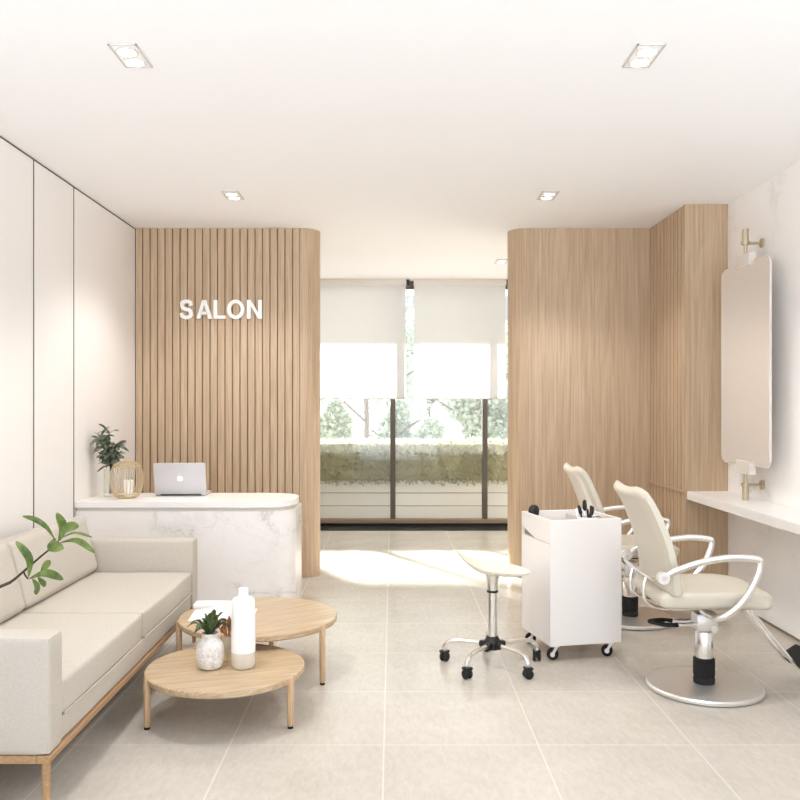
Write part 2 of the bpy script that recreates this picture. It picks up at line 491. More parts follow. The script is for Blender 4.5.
def blind(x0, x1, label):
    t = thing('roller_blind', label, 'blind', ((x0 + x1) / 2, YW - 0.12, 1.475), 0, 'roller blinds on the far glazing')
    w = (x1 - x0) / 2; zt = 2.795 - 1.475
    bm = B()
    n = 24
    f0 = [[bm.verts.new((x, y, z)) for x in (-w + 0.005, w - 0.005)] for (y, z) in [(0.0, zt * k / n) for k in range(n + 1)]]
    for r0, r1 in zip(f0, f0[1:]): bm.faces.new((r0[0], r0[1], r1[1], r1[0]))
    obj('fabric', bm, M['blind'], t)
    bm = B(); add_box(bm, (-w, -0.045, zt - 0.03), (w, 0.045, zt + 0.037), 0.006, 2); obj('cassette', bm, M['bracket'], t)
    bm = B(); add_box(bm, (-w + 0.004, -0.004, -0.006), (w - 0.004, 0.004, 0.010), 0.003, 2); obj('bottom_bar', bm, M['blind'], t)
    bm = B(); add_box(bm, (w + 0.002, -0.04, zt - 0.045), (w + 0.036, 0.04, zt + 0.030), 0.004, 2); obj('end_bracket', bm, M['black'], t, label='black end bracket')
    return t
blind(-2.06, -1.034, 'added half-lowered white roller blind shading the left window end, unseen behind the SALON partition')  # unseen blind, added to keep sun off the floor past the partition
blind(1.384, 2.36, 'half-lowered white roller blind at the right window end, behind the plain oak partition')
blind(-0.95, 0.163, 'half-lowered white roller blind left of the gap in the far window')
blind(0.247, 1.30, 'half-lowered white roller blind right of the gap in the far window')

# exterior: ground, slab over the window, planter with a hedge, trees
bm = B(); add_box(bm, (-14, YW + 0.1, -0.2), (16, 40, -0.02)); struct('ground', bm, M['deck'], smooth=False)
bm = B(); add_box(bm, (-6, YW + 0.1, ZC + 0.02), (7, YW + 1.45, ZC + 0.2)); struct('trim_3', bm, M['paint_white'], smooth=False)

t = thing('planter', 'long white boarded planter box below the hedge outside the window', 'planter', (0.3, 10.1, -0.02))
bm = B()
for z0, z1 in ((0.0, 0.214), (0.222, 0.368), (0.376, 0.52)):
    add_box(bm, (-3.2, -0.22, z0), (3.2, 0.25, z1), 0.004, 1)
add_box(bm, (-3.19, -0.205, 0.0), (3.19, 0.24, 0.51), mat=1)
obj('box', bm, [M['sign_white'], M['joint']], t, smooth=False)
bm = B(); add_box(bm, (-3.15, -0.18, 0.51), (3.15, 0.22, 0.525)); obj('soil', bm, M['soil'], t, smooth=False)

def leaf_cloud(bm, pts, size, rnd, elong=1.8):
    for p, nrm in pts:
        d = Vector((rnd.gauss(0, 1), rnd.gauss(0, 1), rnd.gauss(0, 1))).normalized()
        d = (d + Vector(nrm) * 0.8).normalized()
        s = d.orthogonal().normalized(); s = Quaternion(d, rnd.uniform(0, 2 * PI)) @ s
        u = d; L = size * rnd.uniform(0.6, 1.3)
        p = Vector(p)
        a = bm.verts.new(p); b = bm.verts.new(p + u * L * 0.5 + s * L / elong * 0.5)
        c = bm.verts.new(p + u * L); e = bm.verts.new(p + u * L * 0.5 - s * L / elong * 0.5)
        bm.faces.new((a, b, c, e))

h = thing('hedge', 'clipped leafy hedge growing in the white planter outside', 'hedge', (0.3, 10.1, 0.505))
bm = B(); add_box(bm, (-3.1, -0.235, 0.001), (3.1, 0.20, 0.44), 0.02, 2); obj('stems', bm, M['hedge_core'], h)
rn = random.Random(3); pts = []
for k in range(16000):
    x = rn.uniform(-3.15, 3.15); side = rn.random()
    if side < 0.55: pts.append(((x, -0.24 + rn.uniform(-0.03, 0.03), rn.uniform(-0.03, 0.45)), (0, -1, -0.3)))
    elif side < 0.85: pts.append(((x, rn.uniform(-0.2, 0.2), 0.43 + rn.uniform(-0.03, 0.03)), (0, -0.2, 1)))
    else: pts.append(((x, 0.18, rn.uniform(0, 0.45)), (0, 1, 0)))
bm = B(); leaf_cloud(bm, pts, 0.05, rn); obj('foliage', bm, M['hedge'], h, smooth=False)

def tree(x, y, ht, rad, label, seed, conical=0.0, trunk=0.8, n=5200, group='trees in the garden'):
    rn = random.Random(seed)
    t = thing('tree', label, 'tree', (x, y, -0.02), 0, group)
    bm = B()
    add_tube(bm, spline([(0, 0, 0), (0.03, 0.02, ht * 0.4), (-0.02, 0, ht * 0.85)], 4), [0.07 * (1 - 0.08 * k) for k in range(9)], 8)
    for k in range(7):
        a = rn.uniform(0, 2 * PI); z = ht * rn.uniform(0.3, 0.6)
        add_tube(bm, [(0, 0, z), (rad * 0.4 * math.cos(a), rad * 0.4 * math.sin(a), z + ht * 0.12), (rad * 0.75 * math.cos(a), rad * 0.75 * math.sin(a), z + ht * 0.2)], [0.035, 0.025, 0.012], 6)
    obj('trunk', bm, M['bark'], t)
    pts = []
    blobs = [(rn.uniform(-1, 1), rn.uniform(-1, 1), rn.uniform(0, 1), rn.uniform(0.3, 0.5)) for _ in range(14)]
    for k in range(n):
        bx, by, bz, br = blobs[k % 14]
        sh = 1 - conical * bz
        d = Vector((rn.gauss(0, 1), rn.gauss(0, 1), rn.gauss(0, 1))).normalized()
        rr = br * rad * rn.uniform(0.6, 1.0)
        z = trunk + (ht - trunk) * (0.12 + 0.76 * bz)
        pts.append((Vector((bx * rad * 0.65 * sh, by * rad * 0.65 * sh, z)) + Vector((d.x * rr * sh, d.y * rr * sh, d.z * rr)), d))
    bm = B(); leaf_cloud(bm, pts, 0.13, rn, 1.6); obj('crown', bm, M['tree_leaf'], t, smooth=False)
    return t
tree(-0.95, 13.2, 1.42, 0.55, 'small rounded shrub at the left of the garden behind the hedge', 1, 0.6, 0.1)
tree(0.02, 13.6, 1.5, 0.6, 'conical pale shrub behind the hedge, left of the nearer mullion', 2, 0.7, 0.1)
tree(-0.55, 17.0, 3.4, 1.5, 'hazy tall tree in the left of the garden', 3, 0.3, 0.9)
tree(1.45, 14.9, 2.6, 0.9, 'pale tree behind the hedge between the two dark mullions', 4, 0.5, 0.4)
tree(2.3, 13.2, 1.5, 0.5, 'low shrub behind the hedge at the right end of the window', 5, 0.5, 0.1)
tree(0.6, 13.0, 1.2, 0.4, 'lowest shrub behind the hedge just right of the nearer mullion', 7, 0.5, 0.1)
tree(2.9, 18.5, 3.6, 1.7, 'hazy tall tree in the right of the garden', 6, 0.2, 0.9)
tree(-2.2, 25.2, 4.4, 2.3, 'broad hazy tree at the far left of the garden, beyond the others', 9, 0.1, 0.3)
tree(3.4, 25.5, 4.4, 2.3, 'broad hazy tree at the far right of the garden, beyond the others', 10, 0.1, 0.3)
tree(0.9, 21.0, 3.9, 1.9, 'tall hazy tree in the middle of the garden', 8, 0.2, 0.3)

# ------------------------------------------------------------------ ceiling lights
def downlight(x, y, label, energy):
    t = thing('ceiling_light', label, 'light', (x, y, ZC), 0, 'twin recessed ceiling lights')
    bm = B(); a, b, th = 0.058, 0.112, 0.006
    for lo, hi in (((-a, -b, -th), (-a + 0.008, b, 0.0)), ((a - 0.008, -b, -th), (a, b, 0.0)), ((-a, -b, -th), (a, -b + 0.008, 0.0)), ((-a, b - 0.008, -th), (a, b, 0.0))):
        add_box(bm, lo, hi, 0.001, 1)
    obj('frame', bm, M['lamp_frame'], t, smooth=False)
    bm = B(); add_box(bm, (-a + 0.008, -b + 0.008, -0.003), (a - 0.008, b - 0.008, -0.0005)); obj('plate', bm, M['sign_white'], t, smooth=False)
    for s in (-1, 1):
        bm = B(); add_lathe(bm, [(0.043, -0.003), (0.045, -0.010), (0.039, -0.012), (0.036, -0.004)], (0, s * 0.05, 0), 28)
        c = obj('lamp_ring', bm, M['bracket'], t)
        bm = B(); add_lathe(bm, [(0.0, -0.0062), (0.036, -0.0062), (0.037, -0.0035)], (0, s * 0.05, 0), 28); obj('lamp_disc', bm, M['lamp'], c)
    li = bpy.data.lights.new('downlight', 'SPOT'); li.energy = energy; li.color = (1.0, 0.99, 0.97)
    li.spot_size = math.radians(130); li.spot_blend = 0.5; li.shadow_soft_size = 0.14
    lo = link(bpy.data.objects.new('downlight_beam', li)); lo.location = (0, 0, -0.03); lo.parent = t
    return t
EN = 58
downlight(-1.07, 3.40, 'twin downlight in the ceiling at the near left', EN)
downlight(1.03, 3.40, 'twin downlight in the ceiling at the near right', EN)
downlight(-1.085, 5.66, 'twin downlight in the ceiling in front of the SALON wall', EN)
downlight(1.064, 5.66, 'twin downlight in the ceiling in front of the plain oak partition', EN)
downlight(1.09, 8.26, 'twin downlight in the ceiling near the blinds, half hidden by the oak partition', EN * 0.5)

# ------------------------------------------------------------------ SALON sign
def sign():
    t = thing('wall_sign', 'raised white capital letters reading SALON on the ribbed oak partition', 'sign', (-1.37, YB, 2.16))
    spans = {'S': (180, 192.6), 'A': (196.6, 212), 'L': (213.6, 225.6), 'O': (227, 244.3), 'N': (247, 261.8)}
    z0, z1 = 2.096, 2.246; hgt = z1 - z0; st = 0.029
    def ribbon(pts, w):
        c = spline([(p[0], p[1], 0) for p in pts], 7); n = len(c); L, Rr = [], []
        for i, p in enumerate(c):
            tn = (c[min(i + 1, n - 1)] - c[max(i - 1, 0)]).normalized(); nn = Vector((-tn.y, tn.x, 0))
            L.append(p + nn * w / 2); Rr.append(p - nn * w / 2)
        return [[(L[i].x, L[i].y), (L[i + 1].x, L[i + 1].y), (Rr[i + 1].x, Rr[i + 1].y), (Rr[i].x, Rr[i].y)] for i in range(n - 1)]
    for ch in 'SALON':
        xa, xb = [(q - CX) * (YB - 0.03) / F - t.location.x for q in spans[ch]]; w = xb - xa; h = hgt
        if ch == 'L': quads = [[(0, 0), (st, 0), (st, h), (0, h)], [(st, 0), (w, 0), (w, st * 0.86), (st, st * 0.86)]]
        elif ch == 'N': quads = [[(0, 0), (st, 0), (st, h), (0, h)], [(w - st, 0), (w, 0), (w, h), (w - st, h)], [(st, h), (st, h - 0.046), (w - st, 0), (w - st, 0.046)]]
        elif ch == 'A':
            m = w / 2
            quads = [[(0, 0), (st * 1.05, 0), (m + 0.003, h - 0.03), (m + 0.003, h), (m - st * 0.58, h)], [(w, 0), (m + st * 0.58, h), (m - 0.003, h), (m - 0.003, h - 0.03), (w - st * 1.05, 0)], [(w * 0.24, 0.033), (w * 0.76, 0.033), (w * 0.70, 0.056), (w * 0.30, 0.056)]]
        elif ch == 'O':
            quads = []; n = 40
            P = lambda k, q: (w / 2 + (w / 2 - q) * math.cos(2 * PI * k / n), h / 2 + (h / 2 + 0.003 - q * 0.93) * math.sin(2 * PI * k / n))
            for k in range(n): quads.append([P(k, 0), P(k + 1, 0), P(k + 1, st), P(k, st)])
        else:
            e = st / 2
            quads = ribbon([(w - e * 0.9, h * 0.70), (w * 0.80, h - e * 1.25), (w * 0.5, h - e * 0.75), (w * 0.17, h - e * 1.5), (e * 1.15, h * 0.735), (w * 0.24, h * 0.575), (w * 0.5, h * 0.51), (w * 0.80, h * 0.43), (w - e, h * 0.265), (w * 0.82, e * 1.4), (w * 0.5, e * 0.72), (w * 0.18, e * 1.35), (e * 0.9, h * 0.31)], st)
        bm = B()
        for q in quads:
            fr = [bm.verts.new((xa + x, -0.036, z0 - t.location.z + z)) for x, z in q]; bk = [bm.verts.new((xa + x, 0.0, z0 - t.location.z + z)) for x, z in q]
            bm.faces.new(fr); bm.faces.new(bk[::-1])
            for k in range(len(q)): bm.faces.new((fr[k], fr[(k + 1) % len(q)], bk[(k + 1) % len(q)], bk[k]))
        obj('letter', bm, M['sign_white'], t, smooth=False)
sign()

# ------------------------------------------------------------------ reception desk and what stands on it
DZ = 0.765; DY = 5.44
def round_end(x0, x1, y0, y1, r, n=10):
    pts = [(x0, y1), (x0, y0)]
    pts += [(x1 - r + r * math.sin(PI / 2 * k / n), y0 + r - r * math.cos(PI / 2 * k / n)) for k in range(n + 1)]
    pts += [(x1 - r + r * math.cos(PI / 2 * k / n), y1 - r + r * math.sin(PI / 2 * k / n)) for k in range(n + 1)]
    return pts
desk = thing('reception_desk', 'white marble reception desk with a rounded top in front of the SALON wall', 'desk', (XL, DY, 0))
bm = B(); add_prism(bm, round_end(0.004, 1.43, -0.015, 0.56, 0.22), DZ - 0.036, DZ); obj('desktop', bm, M['white_gloss'], desk, angle=30)
bm = B(); add_prism(bm, round_end(0.006, 1.40, 0.015, 0.53, 0.18), DZ - 0.062, DZ - 0.036); obj('shadow_gap', bm, M['bracket'], desk, angle=30)
bm = B(); add_prism(bm, round_end(0.004, 1.44, 0.0, 0.54, 0.12), 0.0, DZ - 0.062); obj('body', bm, M['marble_desk'], desk, angle=30)

def laptop():
    t = thing('laptop', 'open silver laptop on the reception desk, its lid towards the viewer', 'laptop', (-1.475, 5.80, DZ), math.radians(3))
    bm = B(); add_box(bm, (-0.175, 0.0, 0.003), (0.175, 0.235, 0.016), 0.004, 2); b = obj('base', bm, M['laptop'], t)
    bm = B()
    for r in range(5):
        for c in range(13):
            add_box(bm, (-0.155 + c * 0.024, 0.03 + r * 0.022, 0.016), (-0.135 + c * 0.024, 0.048 + r * 0.022, 0.018))
    obj('keyboard', bm, M['keys'], b, smooth=False)
    tilt = math.radians(16)
    Mx = Matrix.Translation((0, 0.002, 0.012)) @ Matrix.Rotation(tilt, 4, 'X')
    bm = B(); add_box(bm, (-0.178, -0.004, 0.0), (0.178, 0.004, 0.232), 0.0035, 2, M=Mx); l = obj('lid', bm, M['laptop'], t)
    bm = B(); add_box(bm, (-0.168, 0.004, 0.012), (0.168, 0.0046, 0.222), M=Mx); obj('screen', bm, M['keys'], l, smooth=False)
    bm = B(); add_cyl(bm, (-0.14, 0.003, 0.010), (0.14, 0.003, 0.010), 0.006, seg=10); obj('hinge', bm, M['black'], t)
    # small fruit-shaped emblem: body with a bite and a leaf
    bm = B(); pr = []
    for k in range(48):
        a = 2 * PI * k / 48
        r = 0.0215 * (1 + 0.05 * math.cos(2 * a)) - (0.0045 * max(0, math.cos(a - PI / 2)) ** 8) - 0.002 * max(0, math.cos(a + PI / 2)) ** 10
        x, z = r * math.cos(a), r * 1.02 * math.sin(a)
        dx, dz = x - (-0.0285), z - 0.003; dd = math.hypot(dx, dz)
        if dd < 0.012: x, z = -0.0285 + dx / dd * 0.012, 0.003 + dz / dd * 0.012
        pr.append((x, z))
    lf = [(0.0, 0.023), (-0.004, 0.028), (-0.006, 0.035), (-0.001, 0.031), (0.001, 0.026)]
    for poly in (pr, lf):
        fr = [bm.verts.new((x, -0.0060, 0.118 + z)) for x, z in poly]; bk = [bm.verts.new((x, -0.0038, 0.118 + z)) for x, z in poly]
        bm.faces.new(fr); bm.faces.new(bk[::-1])
        for k in range(len(poly)): bm.faces.new((fr[k], fr[(k + 1) % len(poly)], bk[(k + 1) % len(poly)], bk[k]))
    bmesh.ops.transform(bm, matrix=Mx, verts=bm.verts[:])
    obj('emblem', bm, M['emblem'], l, smooth=False, label='white fruit-shaped emblem')
laptop()

def lantern():
    t = thing('candle_lantern', 'rounded rattan cage lantern on the reception desk', 'lantern', (-1.815, 5.68, DZ))
    prof = [(0.050, 0.004), (0.080, 0.018), (0.102, 0.066), (0.110, 0.125), (0.102, 0.186), (0.080, 0.230), (0.046, 0.248)]
    c = spline([(r, 0, z) for r, z in prof], 4)
    for k in range(30):
        a = 2 * PI * k / 30; bm = B()
        add_tube(bm, [(q.x * math.cos(a), q.x * math.sin(a), q.z) for q in c], 0.0023, 5)
        obj('rib', bm, M['rattan'], t)
    for r, z, w in ((0.056, 0.006, 0.006), (0.089, 0.030, 0.0032), (0.093, 0.212, 0.0032), (0.079, 0.231, 0.003), (0.047, 0.248, 0.0045)):
        bm = B(); add_tube(bm, [(r * math.cos(2 * PI * k / 36), r * math.sin(2 * PI * k / 36), z) for k in range(37)], w, 6, caps=False)
        obj('hoop', bm, M['rattan'], t)
    bm = B(); add_lathe(bm, [(0, 0.002), (0.056, 0.002), (0.056, 0.010), (0, 0.010)], seg=28); obj('floor_disc', bm, M['rattan'], t)
    k = thing('candle', 'white pillar candle standing inside the rattan lantern', 'candle', (-1.815 + 0.012, 5.68, DZ + 0.010))
    bm = B(); add_lathe(bm, [(0, 0), (0.032, 0), (0.033, 0.004), (0.033, 0.108), (0.029, 0.113), (0.012, 0.109), (0, 0.109)], seg=28); obj('wax', bm, M['candle'], k)
    bm = B(); add_cyl(bm, (0, 0, 0.108), (0.002, 0, 0.122), 0.0014, seg=6); obj('wick', bm, M['black'], k)
lantern()

def desk_plant():
    t = thing('vase_plant', 'leafy dark green sprig in a clear glass vase on the reception desk', 'plant', (-1.972, 5.78, DZ))
    bm = B(); add_lathe(bm, [(0, 0.001), (0.034, 0.001), (0.037, 0.006), (0.036, 0.08), (0.034, 0.185), (0.031, 0.185), (0.033, 0.08), (0.033, 0.012), (0, 0.012)], seg=28)
    obj('vase', bm, M['vase_glass'], t)
    rn = random.Random(12); bm = B(); lf = B()
    for s in range(4):
        top = Vector(((-0.055, 0.01, 0.045, -0.02)[s] + 0.005, -0.06 + 0.02 * s, (0.42, 0.46, 0.37, 0.36)[s]))
        c = spline([(0.0 + 0.004 * s, 0.012, 0.016), (0.012, 0, 0.16), (0.018 + top.x * 0.3, top.y * 0.4, 0.26), top], 6)
        add_tube(bm, c, [0.0042 * (1 - 0.03 * i) for i in range(len(c))], 6)
        for k in range(30):
            i = rn.uniform(0.55, 1.0) * (len(c) - 1); p = c[int(i)]
            d = Vector((rn.gauss(0, 1), rn.gauss(0, 0.8) - 0.2, rn.gauss(0.25, 0.8))).normalized()
            L = rn.uniform(0.065, 0.11)
            q1 = p + d * L * 0.5 + Vector((0, 0, 0.012)); q2 = p + d * L
            for q in (q1, q2): q.x = max(q.x, -0.100)
            add_leaf(lf, [p, q1, q2], rn.uniform(0.020, 0.032), nrm=(rn.gauss(0, .5), -0.5 + rn.gauss(0, .5), 0.8), seg=6, cup=0.3)
    obj('stem', bm, M['stem'], t); obj('foliage', lf, M['leaf_dark'], t, angle=80)
desk_plant()

# ------------------------------------------------------------------ sofa
def sofa():
    x0, x1 = -2.02, -1.15; ya, yb = 2.785, 4.92; L = yb - ya; yt = 0.12; zb, zs, zt = 0.220, 0.440, 0.618
    t = thing('sofa', 'two-seat beige linen sofa on a wooden rail frame along the left wall', 'sofa', (x0, ya, 0))
    W = x1 - x0
    bm = cushion((0.0, 0.0, zb), (W, yt, zt), 0.016, (0, 0.003, 0.002), 10); obj('armrest', bm, M['sofa'], t)
    bm = cushion((0.0, L - yt, zb), (W, L, zt), 0.016, (0, 0.003, 0.002), 10); obj('armrest', bm, M['sofa'], t)
    bm = cushion((0.0, yt + 0.002, zb), (0.11, L - yt - 0.002, 0.71), 0.018, (0.003, 0, 0.003), 10); obj('back_frame', bm, M['sofa'], t)
    bm = cushion((0.11, yt + 0.003, zb), (W - 0.012, L - yt - 0.003, 0.306), 0.008, (0.002, 0, 0), 8); obj('seat_base', bm, M['sofa'], t)
    ym = L / 2
    for a, b in ((yt + 0.004, ym - 0.003), (ym + 0.003, L - yt - 0.004)):
        bm = cushion((0.12, a, 0.310), (W - 0.004, b, zs), 0.018, (0.004, 0.0, 0.006), 12); s = obj('seat_cushion', bm, M['sofa'], t)
        bm = B(); e = 0.010
        loop = spline([(W - 0.004, a + e, 0.316), (W - 0.001, (a + b) / 2, 0.315), (W - 0.004, b - e, 0.316)], 8)
        add_tube(bm, loop, 0.004, 6); obj('piping', bm, M['sofa'], s)
    for a, b in ((yt + 0.006, ym - 0.004), (ym + 0.004, L - yt - 0.008)):
        bm = cushion((-0.085, a, 0.0), (0.085, b, 0.325), 0.030, (0.012, 0.0, 0.006), 12)
        Mx = Matrix.Translation((0.255, 0, 0.434)) @ Matrix.Rotation(math.radians(-15), 4, 'Y')
        bmesh.ops.transform(bm, matrix=Mx, verts=bm.verts[:])
        obj('back_cushion', bm, M['sofa'], t)
    bm = B(); z0 = zb - 0.026
    add_box(bm, (W - 0.045, 0.0, z0), (W, L, zb), 0.003, 1); add_box(bm, (0.0, 0.0, z0), (0.045, L, zb), 0.003, 1)
    add_box(bm, (0.045, 0.0, z0), (W - 0.045, 0.045, zb), 0.003, 1); add_box(bm, (0.045, L - 0.045, z0), (W - 0.045, L, zb), 0.003, 1)
    obj('rail_frame', bm, M['wood_sofa'], t, smooth=False)
    for x in (0.020, W - 0.018):
        for y in (0.018, L - 0.018):
            bm = B(); add_cyl(bm, (x, y, 0.0), (x, y, z0 + 0.001), 0.012, 0.015, 14); obj('leg', bm, M['wood_sofa'], t)
sofa()

# ------------------------------------------------------------------ coffee tables and things on them
def coffee_table(x, y, z, r, angs, label, rot):
    t = thing('coffee_table', label, 'table', (x, y, 0), 0, 'round wooden coffee tables')
    bm = B(); th = 0.030
    add_lathe(bm, [(0, z - th), (r - 0.006, z - th), (r, z - th + 0.006), (r, z - 0.004), (r - 0.004, z), (0, z)], seg=72)
    bmesh.ops.rotate(bm, verts=bm.verts[:], cent=(0, 0, 0), matrix=Matrix.Rotation(-rot, 3, 'Z'))
    obj('tabletop', bm, M['wood_table'], t, rot=(0, 0, rot))
    for a in angs:
        a = math.radians(a); cx, cy = (r - 0.004) * math.cos(a), (r - 0.004) * math.sin(a)
        bm = B(); add_lathe(bm, [(0, 0.010), (0.0115, 0.010), (0.0145, 0.02), (0.0155, z - 0.004), (0.012, z + 0.001), (0, z + 0.001)], (cx, cy, 0), 16)
        l = obj('leg', bm, M['wood_leg'], t)
        bm = B(); add_lathe(bm, [(0, 0), (0.0125, 0), (0.0125, 0.010), (0, 0.010)], (cx, cy, 0), 16); obj('foot_pad', bm, M['black_rubber'], l)
ZT1, ZT2 = 0.222, 0.297
coffee_table(-0.752, 3.755, ZT1, 0.354, (209, 333, 90), 'lower round wooden coffee table in front, with the white bottle on it', math.radians(20))
coffee_table(-0.700, 4.36, ZT2, 0.410, (198, 330, 89), 'higher round wooden coffee table behind, with the magazine on it', math.radians(38))

def pot_plant():
    t = thing('potted_plant', 'small dark green plant in a rough white pot on the lower coffee table', 'plant', (-0.815, 3.72, ZT1))
    bm = B()
    pr = spline([(0.0, 0, 0.001), (0.040, 0, 0.001), (0.056, 0, 0.020), (0.061, 0, 0.062), (0.057, 0, 0.105), (0.042, 0, 0.128), (0.037, 0, 0.138), (0.040, 0, 0.158)], 4)
    add_lathe(bm, [(max(q.x, 0), q.z) for q in pr] + [(0.035, 0.158), (0.033, 0.135), (0.0, 0.135)], seg=40); obj('pot', bm, M['pot'], t)
    bm = B(); add_lathe(bm, [(0, 0.146), (0.034, 0.146), (0.034, 0.136)], seg=24); obj('soil', bm, M['soil'], t)
    rn = random.Random(5); bm = B()
    for k in range(26):
        a = 2 * PI * k / 26 * 2.618 + rn.uniform(-.2, .2); up = rn.uniform(0.15, 1.0)
        L = rn.uniform(0.09, 0.135); r1 = L * (1 - up * 0.75); d = Vector((math.cos(a), math.sin(a), 0))
        zz = 0.146
        b0 = Vector((0, 0, zz)) + d * 0.006
        p1 = b0 + d * r1 * 0.55 + Vector((0, 0, L * (0.35 + 0.35 * up)))
        p2 = b0 + d * r1 * 1.0 + Vector((0, 0, L * (0.15 + 0.85 * up)))
        if up < 0.5: p2.z -= 0.012
        add_leaf(bm, [b0, p1, p2], rn.uniform(0.018, 0.028), nrm=(-d.x * .3, -d.y * .3, 1), seg=8, cup=0.35, rip=0.25)
    obj('foliage', bm, M['leaf_pot'], t, angle=80)
pot_plant()

def bottle():
    t = thing('bottle', 'tall white ceramic bottle with a stone coloured base on the lower coffee table', 'bottle', (-0.668, 3.73, ZT1))
    bm = B(); add_lathe(bm, [(0, 0.001), (0.044, 0.001), (0.053, 0.014), (0.0535, 0.073)], seg=40); obj('base', bm, M['bottle_base'], t, label='stone coloured lower part')
    bm = B(); pr = spline([(0.0535, 0, 0.073), (0.0535, 0, 0.20), (0.052, 0, 0.285), (0.046, 0, 0.308), (0.026, 0, 0.318), (0.0225, 0, 0.326)], 4)
    add_lathe(bm, [(q.x, q.z) for q in pr] + [(0.0225, 0.352), (0.020, 0.355), (0, 0.355)], seg=40); obj('body', bm, M['bottle_white'], t)
bottle()

def glass_tumbler():
    t = thing('glass_vase', 'small pale amber glass vase of dried sprigs between the pot and the bottle', 'vase', (-0.755, 3.83, ZT1))
    bm = B(); add_lathe(bm, [(0, 0.001), (0.032, 0.001), (0.034, 0.006), (0.034, 0.115), (0.0315, 0.115), (0.0315, 0.008), (0, 0.008)], seg=28); obj('vase', bm, M['amber_glass'], t)
    rn = random.Random(9); bm = B()
    for k in range(14):
        a = rn.uniform(0, 2 * PI); d = Vector((math.cos(a), math.sin(a), 0))
        b0 = Vector((0, 0, 0.012)) + d * 0.008; tp = d * rn.uniform(0.01, 0.05) + Vector((0, 0, rn.uniform(0.14, 0.21)))
        add_tube(bm, [b0, (b0 + tp) / 2 + d * 0.0, tp], 0.0012, 5)
        add_leaf(bm, [tp * 0.8, tp * 0.92 + d * 0.012, tp + Vector((0, 0, 0.012))], 0.014, nrm=(0, -1, 0.3), seg=4)
    obj('dried_sprigs', bm, M['dry'], t, angle=80)
glass_tumbler()

def magazine():
    t = thing('magazine', 'open white magazine lying on the higher coffee table', 'magazine', (-0.885, 4.36, ZT2), math.radians(4))
    for s in (-1, 1):
        bm = B(); rows = []
        for i in range(9):
            u = i / 8; x = s * u * 0.165; z = 0.003 + 0.016 * math.sin(PI * min(1, u * 1.15)) * (1 - u * 0.6)
            rows.append([(x, -0.115, z), (x, 0.115, z)])
        top = [[bm.verts.new(p) for p in r] for r in rows]; bot = [[bm.verts.new((p[0], p[1], 0.0008)) for p in r] for r in rows]
        for i in range(8):
            bm.faces.new((top[i][0], top[i + 1][0], top[i + 1][1], top[i][1])); bm.faces.new((bot[i][0], bot[i][1], bot[i + 1][1], bot[i + 1][0]))
            for q in (0, 1): bm.faces.new((top[i][q], bot[i][q], bot[i + 1][q], top[i + 1][q]))
        bm.faces.new((top[8][0], bot[8][0], bot[8][1], top[8][1])); bm.faces.new((top[0][0], top[0][1], bot[0][1], bot[0][0]))
        obj('pages', bm, M['paper'], t, angle=40)
    k = tag(obj('book', (lambda b: (add_box(b, (-0.13, -0.045, 0.0), (0.13, 0.045, 0.026), 0.003, 2), b)[1])(B()), M['paper'], loc=(-0.945, 4.53, ZT2)), 'narrow white book lying behind the open magazine', 'book')
magazine()

